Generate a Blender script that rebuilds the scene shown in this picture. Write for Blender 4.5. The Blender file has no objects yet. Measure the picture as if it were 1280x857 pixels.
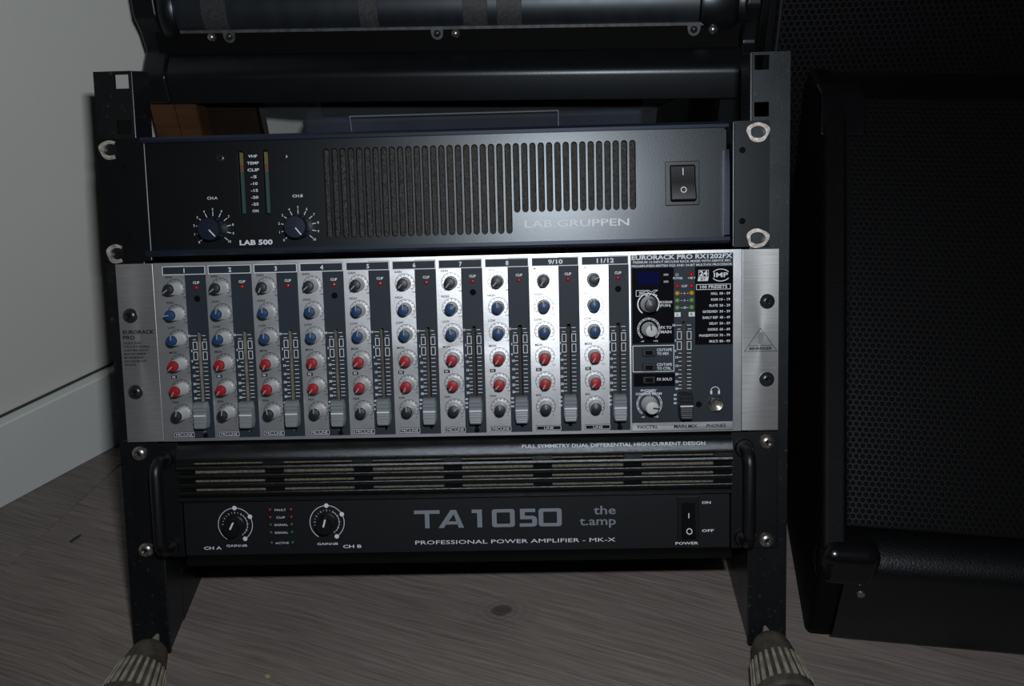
import bpy, math, random
from mathutils import Vector, Matrix
random.seed(7)

# ------------------------------------------------------------------ camera, light, world
S = bpy.context.scene
COL = S.collection
S.view_settings.view_transform = 'Standard'
S.view_settings.look = 'None'
S.view_settings.exposure = 0.0
S.view_settings.gamma = 1.0
S.view_settings.use_curve_mapping = False

LEAN = math.radians(26.0)                  # the rack leans back
V_FLOOR = -300.0                           # rack v (mm) where the rails meet the floor
MR = Matrix(((1, 0, 0), (0, math.sin(LEAN), -math.cos(LEAN)), (0, math.cos(LEAN), math.sin(LEAN))))
O_RACK = -(MR @ Vector((0, V_FLOOR, 0)))
def rack_to_world(u, v, w): return (MR @ Vector((u, v, w)) + O_RACK) / 1000.0

rx, ry, rz = 0.103654601, -0.025830878, 0.0242604308
RX = Matrix(((1, 0, 0), (0, math.cos(rx), -math.sin(rx)), (0, math.sin(rx), math.cos(rx))))
RY = Matrix(((math.cos(ry), 0, math.sin(ry)), (0, 1, 0), (-math.sin(ry), 0, math.cos(ry))))
RZ = Matrix(((math.cos(rz), -math.sin(rz), 0), (math.sin(rz), math.cos(rz), 0), (0, 0, 1)))
RC = RZ @ RX @ RY
cam_d = bpy.data.cameras.new('camera')
cam = bpy.data.objects.new('camera', cam_d); COL.objects.link(cam)
cam_rot = MR @ RC.transposed()
CAM_POS = rack_to_world(64.23, 1.97, 642.36)
cam.matrix_world = Matrix.Translation(CAM_POS) @ cam_rot.to_4x4()
cam_d.sensor_width = 36.0
cam_d.lens = 36.0 * 1100.0 / 1280.0
cam_d.clip_start = 0.02
S.camera = cam

world = bpy.data.worlds.new('dim_room'); S.world = world
world.use_nodes = True
world.node_tree.nodes['Background'].inputs[0].default_value = (0.75, 0.85, 1.0, 1)
world.node_tree.nodes['Background'].inputs[1].default_value = 0.006

# pop-up flash sitting on top of the camera
fl = bpy.data.lights.new('camera_flash', 'AREA')
fl.shape = 'RECTANGLE'; fl.size = 0.045; fl.size_y = 0.02
fl.energy = 2.5
fl.color = (0.94, 0.985, 1.05)
flo = bpy.data.objects.new('camera_flash', fl); COL.objects.link(flo)
flo.matrix_world = cam.matrix_world @ Matrix.Translation((0.030, 0.085, 0.0))

# ------------------------------------------------------------------ materials
def mat(name, col, rough=0.5, metal=0.0, spec=0.5, var=0.0, vscale=60.0, bump=0.0, bscale=400.0,
        stretch=(1, 1, 1), aniso=0.0, alpha=1.0, trans=0.0, col2=None, coat=0.0, rvar=0.0, dust=None, tint=None):
    m = bpy.data.materials.new(name); m.use_nodes = True
    nt = m.node_tree; b = nt.nodes['Principled BSDF']
    b.inputs['Base Color'].default_value = (*col, 1)
    b.inputs['Roughness'].default_value = rough
    b.inputs['Metallic'].default_value = metal
    b.inputs['Specular IOR Level'].default_value = spec
    b.inputs['Anisotropic'].default_value = aniso
    if tint: b.inputs['Specular Tint'].default_value = (*tint, 1)
    b.inputs['Alpha'].default_value = alpha
    b.inputs['Transmission Weight'].default_value = trans
    b.inputs['Coat Weight'].default_value = coat
    tc = nt.nodes.new('ShaderNodeTexCoord'); mp = nt.nodes.new('ShaderNodeMapping')
    mp.inputs['Scale'].default_value = stretch
    nt.links.new(tc.outputs['Object'], mp.inputs['Vector'])
    n = nt.nodes.new('ShaderNodeTexNoise'); n.inputs['Scale'].default_value = vscale
    n.inputs['Detail'].default_value = 4
    nt.links.new(mp.outputs[0], n.inputs['Vector'])
    r = nt.nodes.new('ShaderNodeValToRGB')
    c2 = col2 or tuple(max(0, c * (1 - var)) for c in col)
    r.color_ramp.elements[0].position = 0.35; r.color_ramp.elements[1].position = 0.65
    r.color_ramp.elements[0].color = (*c2, 1); r.color_ramp.elements[1].color = (*col, 1)
    nt.links.new(n.outputs['Fac'], r.inputs['Fac'])
    nt.links.new(r.outputs['Color'], b.inputs['Base Color'])
    if dust:
        nd = nt.nodes.new('ShaderNodeTexNoise'); nd.inputs['Scale'].default_value = dust[1]; nd.inputs['Detail'].default_value = 5
        nt.links.new(tc.outputs['Object'], nd.inputs['Vector'])
        rd = nt.nodes.new('ShaderNodeValToRGB'); rd.color_ramp.elements[0].position = dust[2]; rd.color_ramp.elements[1].position = dust[2] + 0.12
        rd.color_ramp.elements[0].color = (0, 0, 0, 1); rd.color_ramp.elements[1].color = (1, 1, 1, 1)
        nt.links.new(nd.outputs['Fac'], rd.inputs['Fac'])
        md = nt.nodes.new('ShaderNodeMix'); md.data_type = 'RGBA'
        nt.links.new(rd.outputs['Color'], md.inputs[0]); nt.links.new(r.outputs['Color'], md.inputs[6])
        md.inputs[7].default_value = (*dust[0], 1)
        nt.links.new(md.outputs[2], b.inputs['Base Color'])
    if rvar:
        mr = nt.nodes.new('ShaderNodeMapRange')
        mr.inputs['To Min'].default_value = rough - rvar; mr.inputs['To Max'].default_value = rough + rvar
        nt.links.new(n.outputs['Fac'], mr.inputs['Value']); nt.links.new(mr.outputs[0], b.inputs['Roughness'])
    if bump:
        n2 = nt.nodes.new('ShaderNodeTexNoise'); n2.inputs['Scale'].default_value = bscale
        n2.inputs['Detail'].default_value = 3
        nt.links.new(mp.outputs[0], n2.inputs['Vector'])
        bp = nt.nodes.new('ShaderNodeBump'); bp.inputs['Strength'].default_value = bump
        bp.inputs['Distance'].default_value = 0.001
        nt.links.new(n2.outputs['Fac'], bp.inputs['Height']); nt.links.new(bp.outputs[0], b.inputs['Normal'])
    return m

M = {}
M['rail'] = mat('rail_black_paint', (0.0040, 0.0048, 0.006), 0.35, spec=1.0, var=0.3, vscale=45, bump=0.06, bscale=900, rvar=0.03, dust=((0.04, 0.04, 0.037), 260, 0.62), tint=(0.87, 0.955, 1.0))
M['rail_side'] = M['rail']
M['black'] = mat('black_paint', (0.006, 0.0062, 0.007), 0.40, var=0.3, bump=0.05, bscale=900)
M['black_matte'] = mat('black_matte', (0.003, 0.003, 0.003), 0.8, spec=0.12)
M['lab_panel'] = mat('lab_panel_paint', (0.0040, 0.0046, 0.0055), 0.33, spec=0.62, var=0.12, bump=0.05, bscale=1500, tint=(0.87, 0.955, 1.0))
M['lab_bezel'] = mat('lab_bezel_paint', (0.010, 0.013, 0.026), 0.36, spec=0.7, var=0.1, tint=(0.75, 0.85, 1.0))
M['lab_foam'] = mat('vent_foam', (0.042, 0.036, 0.029), 0.45, var=0.75, vscale=700, bump=1.0, bscale=900)
M['brushed'] = mat('brushed_metal', (0.64, 0.64, 0.63), 0.37, metal=0.82, var=0.14, vscale=40, stretch=(1, 40, 1), bump=0.02, bscale=60, aniso=0.3, rvar=0.03)
M['face'] = mat('silver_faceplate', (0.78, 0.79, 0.80), 0.345, metal=0.82, var=0.10, vscale=90, bump=0.03, bscale=700, aniso=0.2)
M['print_dark'] = mat('navy_print', (0.026, 0.035, 0.046), 0.55, spec=0.22, var=0.08)
M['print_black'] = mat('black_print', (0.003, 0.003, 0.005), 0.6, spec=0.05)
M['print_white'] = mat('white_print', (0.80, 0.83, 0.86), 0.6)
M['print_grey'] = mat('grey_print', (0.22, 0.245, 0.27), 0.6, spec=0.3)
M['print_mid'] = mat('mid_grey_print', (0.62, 0.64, 0.66), 0.6, spec=0.6)
M['print_dim'] = mat('dim_print', (0.22, 0.23, 0.25), 0.5)
M['print_ink'] = mat('ink_print', (0.012, 0.013, 0.018), 0.7, spec=0.08)
M['knob_grey'] = mat('knob_grey_plastic', (0.66, 0.66, 0.65), 0.30, var=0.08)
M['cap_black'] = mat('cap_black', (0.016, 0.018, 0.024), 0.45)
M['cap_blue'] = mat('cap_blue', (0.016, 0.055, 0.145), 0.45, spec=0.3)
M['cap_red'] = mat('cap_red', (0.36, 0.014, 0.02), 0.45, spec=0.3)
M['cap_white'] = mat('cap_white', (0.55, 0.55, 0.53), 0.5)
M['pointer'] = mat('pointer_grey', (0.30, 0.30, 0.30), 0.5)
M['fader_grey'] = mat('fader_grey', (0.24, 0.265, 0.275), 0.45, var=0.12)
M['fader_black'] = mat('fader_black', (0.02, 0.022, 0.024), 0.45)
M['slot_wall'] = mat('slot_wall', (0.60, 0.56, 0.48), 0.6, var=0.4, vscale=120)
M['slot_floor'] = mat('slot_floor', (0.03, 0.025, 0.02), 0.7)
M['led_red'] = mat('led_red', (0.42, 0.012, 0.015), 0.3)
M['led_dim_red'] = mat('led_dim_red', (0.055, 0.008, 0.008), 0.4)
M['led_yellow'] = mat('led_yellow', (0.65, 0.33, 0.03), 0.3)
M['led_green'] = mat('led_green', (0.16, 0.36, 0.10), 0.3)
M['led_dim_green'] = mat('led_dim_green', (0.010, 0.028, 0.014), 0.4)
M['meter_yellow'] = mat('meter_yellow', (0.16, 0.13, 0.035), 0.4)
M['meter_pink'] = mat('meter_pink', (0.15, 0.07, 0.065), 0.4)
M['meter_green'] = mat('meter_green', (0.026, 0.075, 0.062), 0.4)
M['display_blue'] = mat('display_blue', (0.003, 0.005, 0.045), 0.6, spec=0.03)
M['chrome'] = mat('chrome', (0.7, 0.7, 0.68), 0.22, metal=1.0)
M['screw_steel'] = mat('screw_steel', (0.50, 0.47, 0.42), 0.3, metal=0.9, var=0.5, vscale=500)
M['screw_black'] = mat('screw_black', (0.02, 0.02, 0.022), 0.28)
M['worn_steel'] = mat('worn_steel', (0.80, 0.76, 0.70), 0.42, metal=0.5, var=0.3, vscale=260, col2=(0.42, 0.34, 0.27), bump=0.15, bscale=500)
M['ta_grille'] = mat('ta_grille_black', (0.006, 0.0058, 0.0058), 0.27, spec=1.0, var=0.0, vscale=900, bump=0.30, bscale=1600, dust=((0.05, 0.05, 0.05), 900, 0.66), tint=(0.87, 0.955, 1.0))
M['ta_foam'] = mat('ta_foam', (0.215, 0.190, 0.150), 0.9, spec=0.1, var=0.55, vscale=800, bump=0.8, bscale=900)
M['ta_panel'] = mat('ta_panel_black', (0.0085, 0.0105, 0.0125), 0.45, spec=0.4, var=0.1, bump=0.04, bscale=1500)
M['rubber'] = mat('foot_rubber', (0.085, 0.076, 0.058), 0.7, var=0.5, vscale=120)
M['rib'] = mat('foot_rib', (0.34, 0.31, 0.24), 0.7, var=0.35, vscale=160)
M['tolex'] = mat('speaker_tolex', (0.0015, 0.0015, 0.0018), 0.36, spec=0.8, var=0.2, vscale=250, bump=0.28, bscale=650, tint=(0.87, 0.955, 1.0))
M['side_paint'] = mat('speaker_side_paint', (0.0035, 0.0035, 0.0038), 0.6, spec=0.12, var=0.3, vscale=200, bump=0.2, bscale=650)
M['grille'] = mat('grille_black', (0.003, 0.003, 0.0035), 0.40, spec=0.28)
M['grille_back'] = mat('tall_grille_black', (0.005, 0.005, 0.006), 0.35, spec=0.9)
M['corner'] = mat('corner_black_plastic', (0.006, 0.006, 0.007), 0.20, var=0.3)
M['case_black'] = mat('case_black', (0.0050, 0.0058, 0.007), 0.33, var=0.25, bump=0.04, bscale=600, spec=0.6, tint=(0.87, 0.955, 1.0))
M['case_roll'] = mat('case_roll', (0.012, 0.0145, 0.018), 0.42, spec=0.7, var=0.3, vscale=30, stretch=(3, 1, 1), rvar=0.05, tint=(0.87, 0.955, 1.0))
M['tape'] = mat('grey_tape', (0.040, 0.042, 0.044), 0.6, var=0.5, vscale=400)
M['strip_metal'] = mat('strip_metal', (0.16, 0.165, 0.17), 0.45, metal=0.5, var=0.4, vscale=200)
M['carton'] = mat('carton_brown', (0.085, 0.036, 0.013), 0.7, spec=0.2, var=0.35, vscale=25, stretch=(1, 1, 8))
M['bin'] = mat('bin_plastic', (0.30, 0.34, 0.36), 0.35, spec=0.2, alpha=0.10, var=0.3, vscale=20)
M['bin_lid'] = mat('bin_lid_plastic', (0.10, 0.11, 0.12), 0.4)
M['bin_stuff'] = mat('bin_contents', (0.010, 0.018, 0.048), 0.7, var=0.7, vscale=14)
M['wall'] = mat('wall_paint', (0.69, 0.70, 0.635), 0.85, spec=0.15, var=0.04, vscale=5, bump=0.12, bscale=130)
M['baseboard'] = mat('baseboard_paint', (0.74, 0.77, 0.74), 0.6, spec=0.3, var=0.05, vscale=9)
M['gap'] = mat('dark_gap', (0.05, 0.045, 0.04), 0.9)
M['cable'] = mat('cable_rubber', (0.02, 0.02, 0.022), 0.4)
M['crumb'] = mat('crumb_pale', (0.42, 0.33, 0.18), 0.8, var=0.3, vscale=600)
M['twig'] = mat('twig_dark', (0.02, 0.017, 0.013), 0.8)
M['carton_dark'] = mat('carton_dark_brown', (0.016, 0.009, 0.006), 0.7, spec=0.15, var=0.3)
M['subfloor'] = mat('subfloor', (0.03, 0.027, 0.024), 0.9)

def plank_material():
    m = bpy.data.materials.new('grey_oak_laminate'); m.use_nodes = True
    nt = m.node_tree; b = nt.nodes['Principled BSDF']
    N = nt.nodes.new; Lk = nt.links.new
    tc = N('ShaderNodeTexCoord'); oi = N('ShaderNodeObjectInfo')
    off = N('ShaderNodeVectorMath'); off.operation = 'SCALE'
    comb = N('ShaderNodeCombineXYZ')
    Lk(oi.outputs['Random'], comb.inputs[0]); Lk(oi.outputs['Random'], comb.inputs[1])
    Lk(comb.outputs[0], off.inputs[0]); off.inputs['Scale'].default_value = 7.0
    add = N('ShaderNodeVectorMath'); add.operation = 'ADD'
    Lk(tc.outputs['Object'], add.inputs[0]); Lk(off.outputs[0], add.inputs[1])
    # fine grain
    mp = N('ShaderNodeMapping'); mp.inputs['Scale'].default_value = (9, 330, 1)
    warp = N('ShaderNodeTexNoise'); warp.inputs['Scale'].default_value = 6
    Lk(add.outputs[0], warp.inputs['Vector'])
    ws = N('ShaderNodeVectorMath'); ws.operation = 'SCALE'; ws.inputs['Scale'].default_value = 0.016
    Lk(warp.outputs['Color'], ws.inputs[0])
    wa = N('ShaderNodeVectorMath'); wa.operation = 'ADD'
    Lk(add.outputs[0], wa.inputs[0]); Lk(ws.outputs[0], wa.inputs[1])
    Lk(wa.outputs[0], mp.inputs['Vector'])
    n1 = N('ShaderNodeTexNoise'); n1.inputs['Scale'].default_value = 1.6; n1.inputs['Detail'].default_value = 6
    n1.inputs['Roughness'].default_value = 0.65
    Lk(mp.outputs[0], n1.inputs['Vector'])
    r1 = N('ShaderNodeValToRGB')
    r1.color_ramp.elements[0].position = 0.30; r1.color_ramp.elements[0].color = (0.130, 0.109, 0.096, 1)
    r1.color_ramp.elements[1].position = 0.66; r1.color_ramp.elements[1].color = (0.265, 0.230, 0.207, 1)
    Lk(n1.outputs['Fac'], r1.inputs['Fac'])
    # broad tone
    mp2 = N('ShaderNodeMapping'); mp2.inputs['Scale'].default_value = (2.5, 16, 1)
    Lk(add.outputs[0], mp2.inputs['Vector'])
    n2 = N('ShaderNodeTexNoise'); n2.inputs['Scale'].default_value = 1.5; n2.inputs['Detail'].default_value = 2
    Lk(mp2.outputs[0], n2.inputs['Vector'])
    mr = N('ShaderNodeMapRange'); mr.inputs['To Min'].default_value = 0.72; mr.inputs['To Max'].default_value = 1.2
    Lk(n2.outputs['Fac'], mr.inputs['Value'])
    mx = N('ShaderNodeMix'); mx.data_type = 'RGBA'; mx.blend_type = 'MULTIPLY'; mx.inputs['Factor'].default_value = 1
    Lk(r1.outputs['Color'], mx.inputs[6]); Lk(mr.outputs[0], mx.inputs[7])
    # a knot in the board
    geo = N('ShaderNodeNewGeometry')
    kd = N('ShaderNodeVectorMath'); kd.operation = 'SUBTRACT'
    kd.inputs[1].default_value = (0.036, 0.042, 0.0)
    kw = N('ShaderNodeTexNoise'); kw.inputs['Scale'].default_value = 60
    Lk(geo.outputs['Position'], kw.inputs['Vector'])
    kws = N('ShaderNodeVectorMath'); kws.operation = 'SCALE'; kws.inputs['Scale'].default_value = 0.006
    Lk(kw.outputs['Color'], kws.inputs[0])
    kwa = N('ShaderNodeVectorMath'); kwa.operation = 'ADD'
    Lk(geo.outputs['Position'], kwa.inputs[0]); Lk(kws.outputs[0], kwa.inputs[1])
    Lk(kwa.outputs[0], kd.inputs[0])
    ks = N('ShaderNodeVectorMath'); ks.operation = 'MULTIPLY'; ks.inputs[1].default_value = (1.0, 1.5, 0)
    Lk(kd.outputs[0], ks.inputs[0])
    kl = N('ShaderNodeVectorMath'); kl.operation = 'LENGTH'; Lk(ks.outputs[0], kl.inputs[0])
    kr = N('ShaderNodeValToRGB'); e = kr.color_ramp.elements
    kr.color_ramp.interpolation = 'LINEAR'
    e[0].position = 0.0; e[0].color = (0.40, 0.38, 0.36, 1)
    e[1].position = 1.0; e[1].color = (1, 1, 1, 1)
    for p, c in ((0.20, 0.45), (0.28, 0.95), (0.36, 0.80), (0.46, 1.0), (0.58, 0.88), (0.68, 1.0), (0.8, 0.92)):
        q = e.new(p); q.color = (c, c, c, 1)
    km = N('ShaderNodeMapRange'); km.inputs['From Max'].default_value = 0.034
    Lk(kl.outputs['Value'], km.inputs['Value']); Lk(km.outputs[0], kr.inputs['Fac'])
    mx2 = N('ShaderNodeMix'); mx2.data_type = 'RGBA'; mx2.blend_type = 'MULTIPLY'; mx2.inputs['Factor'].default_value = 1
    Lk(mx.outputs[2], mx2.inputs[6]); Lk(kr.outputs['Color'], mx2.inputs[7])
    Lk(mx2.outputs[2], b.inputs['Base Color'])
    b.inputs['Roughness'].default_value = 0.62; b.inputs['Specular IOR Level'].default_value = 0.25
    bp = N('ShaderNodeBump'); bp.inputs['Strength'].default_value = 0.15; bp.inputs['Distance'].default_value = 0.001
    Lk(n1.outputs['Fac'], bp.inputs['Height']); Lk(bp.outputs[0], b.inputs['Normal'])
    return m
M['plank'] = plank_material()

# ------------------------------------------------------------------ mesh builder (millimetres)
_text = {}
def text_data(s, bold):
    k = (s, bold)
    if k in _text: return _text[k]
    c = bpy.data.curves.new('t', 'FONT'); c.body = s; c.size = 1.0; c.resolution_u = 2; c.offset = bold
    o = bpy.data.objects.new('t', c)
    me = bpy.data.meshes.new_from_object(o)
    V = [(v.co.x, v.co.y) for v in me.vertices]; F = [tuple(p.vertices) for p in me.polygons]
    bpy.data.objects.remove(o); bpy.data.curves.remove(c); bpy.data.meshes.remove(me)
    x0 = min(v[0] for v in V); x1 = max(v[0] for v in V)
    _text[k] = (V, F, x0, x1)
    return _text[k]
CAP = 0.69

class MB:
    def __init__(s): s.v = []; s.f = []
    def face(s, pts):
        i = len(s.v); s.v += [tuple(p) for p in pts]; s.f.append(tuple(range(i, i + len(pts)))); return s
    def box(s, x0, x1, y0, y1, z0, z1):
        i = len(s.v)
        s.v += [(x, y, z) for z in (z0, z1) for y in (y0, y1) for x in (x0, x1)]
        for q in ((0, 2, 3, 1), (4, 5, 7, 6), (0, 1, 5, 4), (2, 6, 7, 3), (0, 4, 6, 2), (1, 3, 7, 5)):
            s.f.append(tuple(i + a for a in q))
        return s
    def prism(s, pts, a0, a1, axis=2):
        """polygon in the two other axes, extruded along axis"""
        def mk(p, a):
            if axis == 2: return (p[0], p[1], a)
            if axis == 0: return (a, p[0], p[1])
            return (p[0], a, p[1])
        i = len(s.v); n = len(pts)
        s.v += [mk(p, a0) for p in pts] + [mk(p, a1) for p in pts]
        s.f.append(tuple(i + k for k in reversed(range(n)))); s.f.append(tuple(i + n + k for k in range(n)))
        for k in range(n):
            j = (k + 1) % n
            s.f.append((i + k, i + j, i + n + j, i + n + k))
        return s
    def rev(s, prof, c=(0, 0, 0), axis=2, seg=24, rib=0, ribd=0.0):
        """revolve (r, h) profile round an axis"""
        i = len(s.v); n = len(prof)
        for r, h in prof:
            for k in range(seg):
                a = 2 * math.pi * k / seg
                rr = r * (1 - (ribd if rib and (k % rib) else 0))
                x, y = rr * math.cos(a), rr * math.sin(a)
                if axis == 2: p = (x, y, h)
                elif axis == 0: p = (h, x, y)
                else: p = (y, h, x)
                s.v.append((p[0] + c[0], p[1] + c[1], p[2] + c[2]))
        for m in range(n - 1):
            for k in range(seg):
                j = (k + 1) % seg
                s.f.append((i + m * seg + k, i + m * seg + j, i + (m + 1) * seg + j, i + (m + 1) * seg + k))
        s.f.append(tuple(i + k for k in reversed(range(seg))))
        s.f.append(tuple(i + (n - 1) * seg + k for k in range(seg)))
        return s
    def tube(s, path, r, seg=12, caps=True):
        P = [Vector(p) for p in path]; i = len(s.v); n = len(P)
        up = Vector((0.123, 0.95, 0.3)).normalized()
        for a, p in enumerate(P):
            t = (P[min(a + 1, n - 1)] - P[max(a - 1, 0)]).normalized()
            x = up.cross(t)
            if x.length < 1e-3: x = Vector((1, 0, 0)).cross(t)
            x.normalize(); y = t.cross(x).normalized()
            for k in range(seg):
                an = 2 * math.pi * k / seg
                q = p + r * (math.cos(an) * x + math.sin(an) * y); s.v.append(tuple(q))
        for m in range(n - 1):
            for k in range(seg):
                j = (k + 1) % seg
                s.f.append((i + m * seg + k, i + m * seg + j, i + (m + 1) * seg + j, i + (m + 1) * seg + k))
        if caps:
            s.f.append(tuple(i + k for k in reversed(range(seg)))); s.f.append(tuple(i + (n - 1) * seg + k for k in range(seg)))
        return s
    def rect(s, x0, x1, y0, y1, z): return s.face([(x0, y0, z), (x1, y0, z), (x1, y1, z), (x0, y1, z)])
    def outline(s, x0, x1, y0, y1, z, t):
        s.rect(x0, x1, y1 - t, y1, z).rect(x0, x1, y0, y0 + t, z).rect(x0, x0 + t, y0 + t, y1 - t, z).rect(x1 - t, x1, y0 + t, y1 - t, z); return s
    def disc(s, cx, cy, r, z, seg=16):
        return s.face([(cx + r * math.cos(2 * math.pi * k / seg), cy + r * math.sin(2 * math.pi * k / seg), z) for k in range(seg)])
    def arc(s, cx, cy, r, t, a0, a1, z, seg=20):
        for k in range(seg):
            a = math.radians(a0 + (a1 - a0) * k / seg); b = math.radians(a0 + (a1 - a0) * (k + 1) / seg)
            s.face([(cx + q * math.cos(an), cy + q * math.sin(an), z) for q, an in ((r, a), (r + t, a), (r + t, b), (r, b))])
        return s
    def line(s, x0, y0, x1, y1, t, z):
        d = Vector((x1 - x0, y1 - y0)); n = Vector((-d.y, d.x)).normalized() * t / 2
        return s.face([(x0 + n.x, y0 + n.y, z), (x0 - n.x, y0 - n.y, z), (x1 - n.x, y1 - n.y, z), (x1 + n.x, y1 + n.y, z)])
    def text(s, t, x, y, h, z, width=None, align='l', bold=0.0):
        V, F, x0, x1 = text_data(t, bold)
        sy = h / CAP
        sx = width / (x1 - x0) if width else sy
        w = (x1 - x0) * sx
        ox = x - x0 * sx - (0 if align == 'l' else w / 2 if align == 'c' else w)
        i = len(s.v)
        s.v += [(ox + a * sx, y + b * sy, z) for a, b in V]
        s.f += [tuple(i + k for k in f) for f in F]
        return s
    def slot(s, x0, x1, y0, y1, cx, hw, sy0, sy1, z, depth, n=5):
        """face cell with a round-ended vertical slot cut through it"""
        top = [(cx + hw * math.cos(math.pi * k / n), sy1 - hw + hw * math.sin(math.pi * k / n)) for k in range(n + 1)]
        bot = [(cx - hw * math.cos(math.pi * k / n), sy0 + hw - hw * math.sin(math.pi * k / n)) for k in range(n + 1)]
        ring = top + bot
        ch = 0.45
        def grow(p, c0): 
            d = Vector((p[0] - cx, p[1] - c0)).normalized() * ch
            return (p[0] + d.x, p[1] + d.y)
        ring0 = ring
        top = [grow(p, sy1 - hw) for p in top]; bot = [grow(p, sy0 + hw) for p in bot]
        ring1 = top + bot
        for k in range(len(ring1)):
            j = (k + 1) % len(ring1)
            s.face([(*ring1[k], z), (*ring1[j], z), (*ring0[j], z - ch * .7), (*ring0[k], z - ch * .7)])
        s.face([(x1, y0, z), (x1, y1, z)] + [(p[0], p[1], z) for p in (top[0], bot[-1])])
        s.face([(x0, y1, z), (x0, y0, z)] + [(p[0], p[1], z) for p in (bot[0], top[-1])])
        s.face([(x1, y1, z), (x0, y1, z)] + [(p[0], p[1], z) for p in reversed(top)])
        s.face([(x0, y0, z), (x1, y0, z)] + [(p[0], p[1], z) for p in reversed(bot)])
        for k in range(len(ring)):
            a, b = ring[k], ring[(k + 1) % len(ring)]
            s.face([(a[0], a[1], z - ch * .7), (b[0], b[1], z - ch * .7), (b[0], b[1], z - depth), (a[0], a[1], z - depth)])
        return s
    def mesh(s, name, material, smooth=True, angle=38):
        me = bpy.data.meshes.new(name)
        me.from_pydata([(a / 1000, b / 1000, c / 1000) for a, b, c in s.v], [], s.f)
        me.materials.append(material); me.update()
        if smooth:
            me.polygons.foreach_set('use_smooth', [True] * len(me.polygons))
            me.set_sharp_from_angle(angle=math.radians(angle))
        return me

BASE = {}
def obj(name, geo, material, parent=None, at=(0, 0, 0), bevel=0, label=None, cat=None, group=None, kind=None, smooth=True, weld=False, seg=2):
    me = geo if isinstance(geo, bpy.types.Mesh) else geo.mesh(name, M[material], smooth)
    o = bpy.data.objects.new(name, me); COL.objects.link(o)
    b = BASE.get(parent.name, (0, 0, 0)) if parent else (0, 0, 0)
    o.location = tuple((at[k] - b[k]) / 1000 for k in range(3))
    if parent: o.parent = parent
    BASE[o.name] = at
    if bevel:
        md = o.modifiers.new('bevel', 'BEVEL'); md.width = bevel / 1000; md.segments = seg; md.limit_method = 'ANGLE'
        md.harden_normals = True
    if label: o['label'] = label
    if cat: o['category'] = cat
    if group: o['group'] = group
    if kind: o['kind'] = kind
    return o
def thing(name, label, cat, base, rot=(0, 0, 0), rack=False, group=None):
    o = bpy.data.objects.new(name, None); COL.objects.link(o); o.empty_display_size = 0.05
    if rack:
        o.location = rack_to_world(*base); o.rotation_euler = (math.pi / 2 - LEAN, 0, 0); BASE[o.name] = base
    else:
        o.location = tuple(c / 1000 for c in base); o.rotation_euler = rot; BASE[o.name] = (0, 0, 0)
    o['label'] = label; o['category'] = cat
    if group: o['group'] = group
    return o

# ------------------------------------------------------------------ the room
PA = math.radians(-19.0)
floor = obj('floor', MB().box(-2200, 2200, -1700, 2600, -40, -8.2), 'subfloor', kind='structure')
PW, PL = 300.0, 1285.0
ca, sa = math.cos(PA), math.sin(PA)
seamx, seamy = 188.7, 55.3
plank_me = MB()
plank_me.box(0.3, PL - 0.3, 0.25, PW - 0.25, -8, 0)
pm = plank_me.mesh('plank', M['plank'])
jx, jy = -384.0, 132.0                              # visible end joint
jl = (jx - seamx) * ca + (jy - seamy) * sa
for r in range(-7, 11):
    sh = {-1: jl - PL, 0: jl - 0.36 * PL}.get(r, jl - PL * ((r * 0.37) % 1.0))
    for c in range(-2, 3):
        lx = sh + c * PL; ly = r * PW
        x = seamx + lx * ca - ly * sa; y = seamy + lx * sa + ly * ca
        cx = x + PL / 2 * ca; cy = y + PL / 2 * sa
        if not (-1900 < cx < 1900 and -1300 < cy < 2100): continue
        o = obj('plank', pm, 'plank', floor, at=(x, y, 0)); o.rotation_euler = (0, 0, PA)
        md = o.modifiers.new('bevel', 'BEVEL'); md.width = 0.0006; md.segments = 1

WA = math.atan2(0.77543586, 0.63142634)             # the wall runs off at an angle behind the rack
wroot = (-440.6, 168.6, 0)
def along_wall(o): o.rotation_euler = (0, 0, WA); return o
w = obj('wall_left', MB().box(-2200, 2600, 12, 120, -20, 2500), 'wall', at=wroot, kind='structure'); along_wall(w)
bb = obj('baseboard_left', MB().prism([(0, 0.4), (0, 79), (1.2, 80.5), (10.3, 81.5), (10.3, 0.4)], -2200, 2600, axis=0), 'baseboard', at=wroot, kind='structure'); along_wall(bb)
gp = obj('gap_strip_1', MB().box(-2200, 2600, 10.4, 12.2, 0.4, 83.5), 'gap', at=wroot, kind='structure'); along_wall(gp)  # strip coloured dark to draw the shaded gap between baseboard and wall

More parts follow.
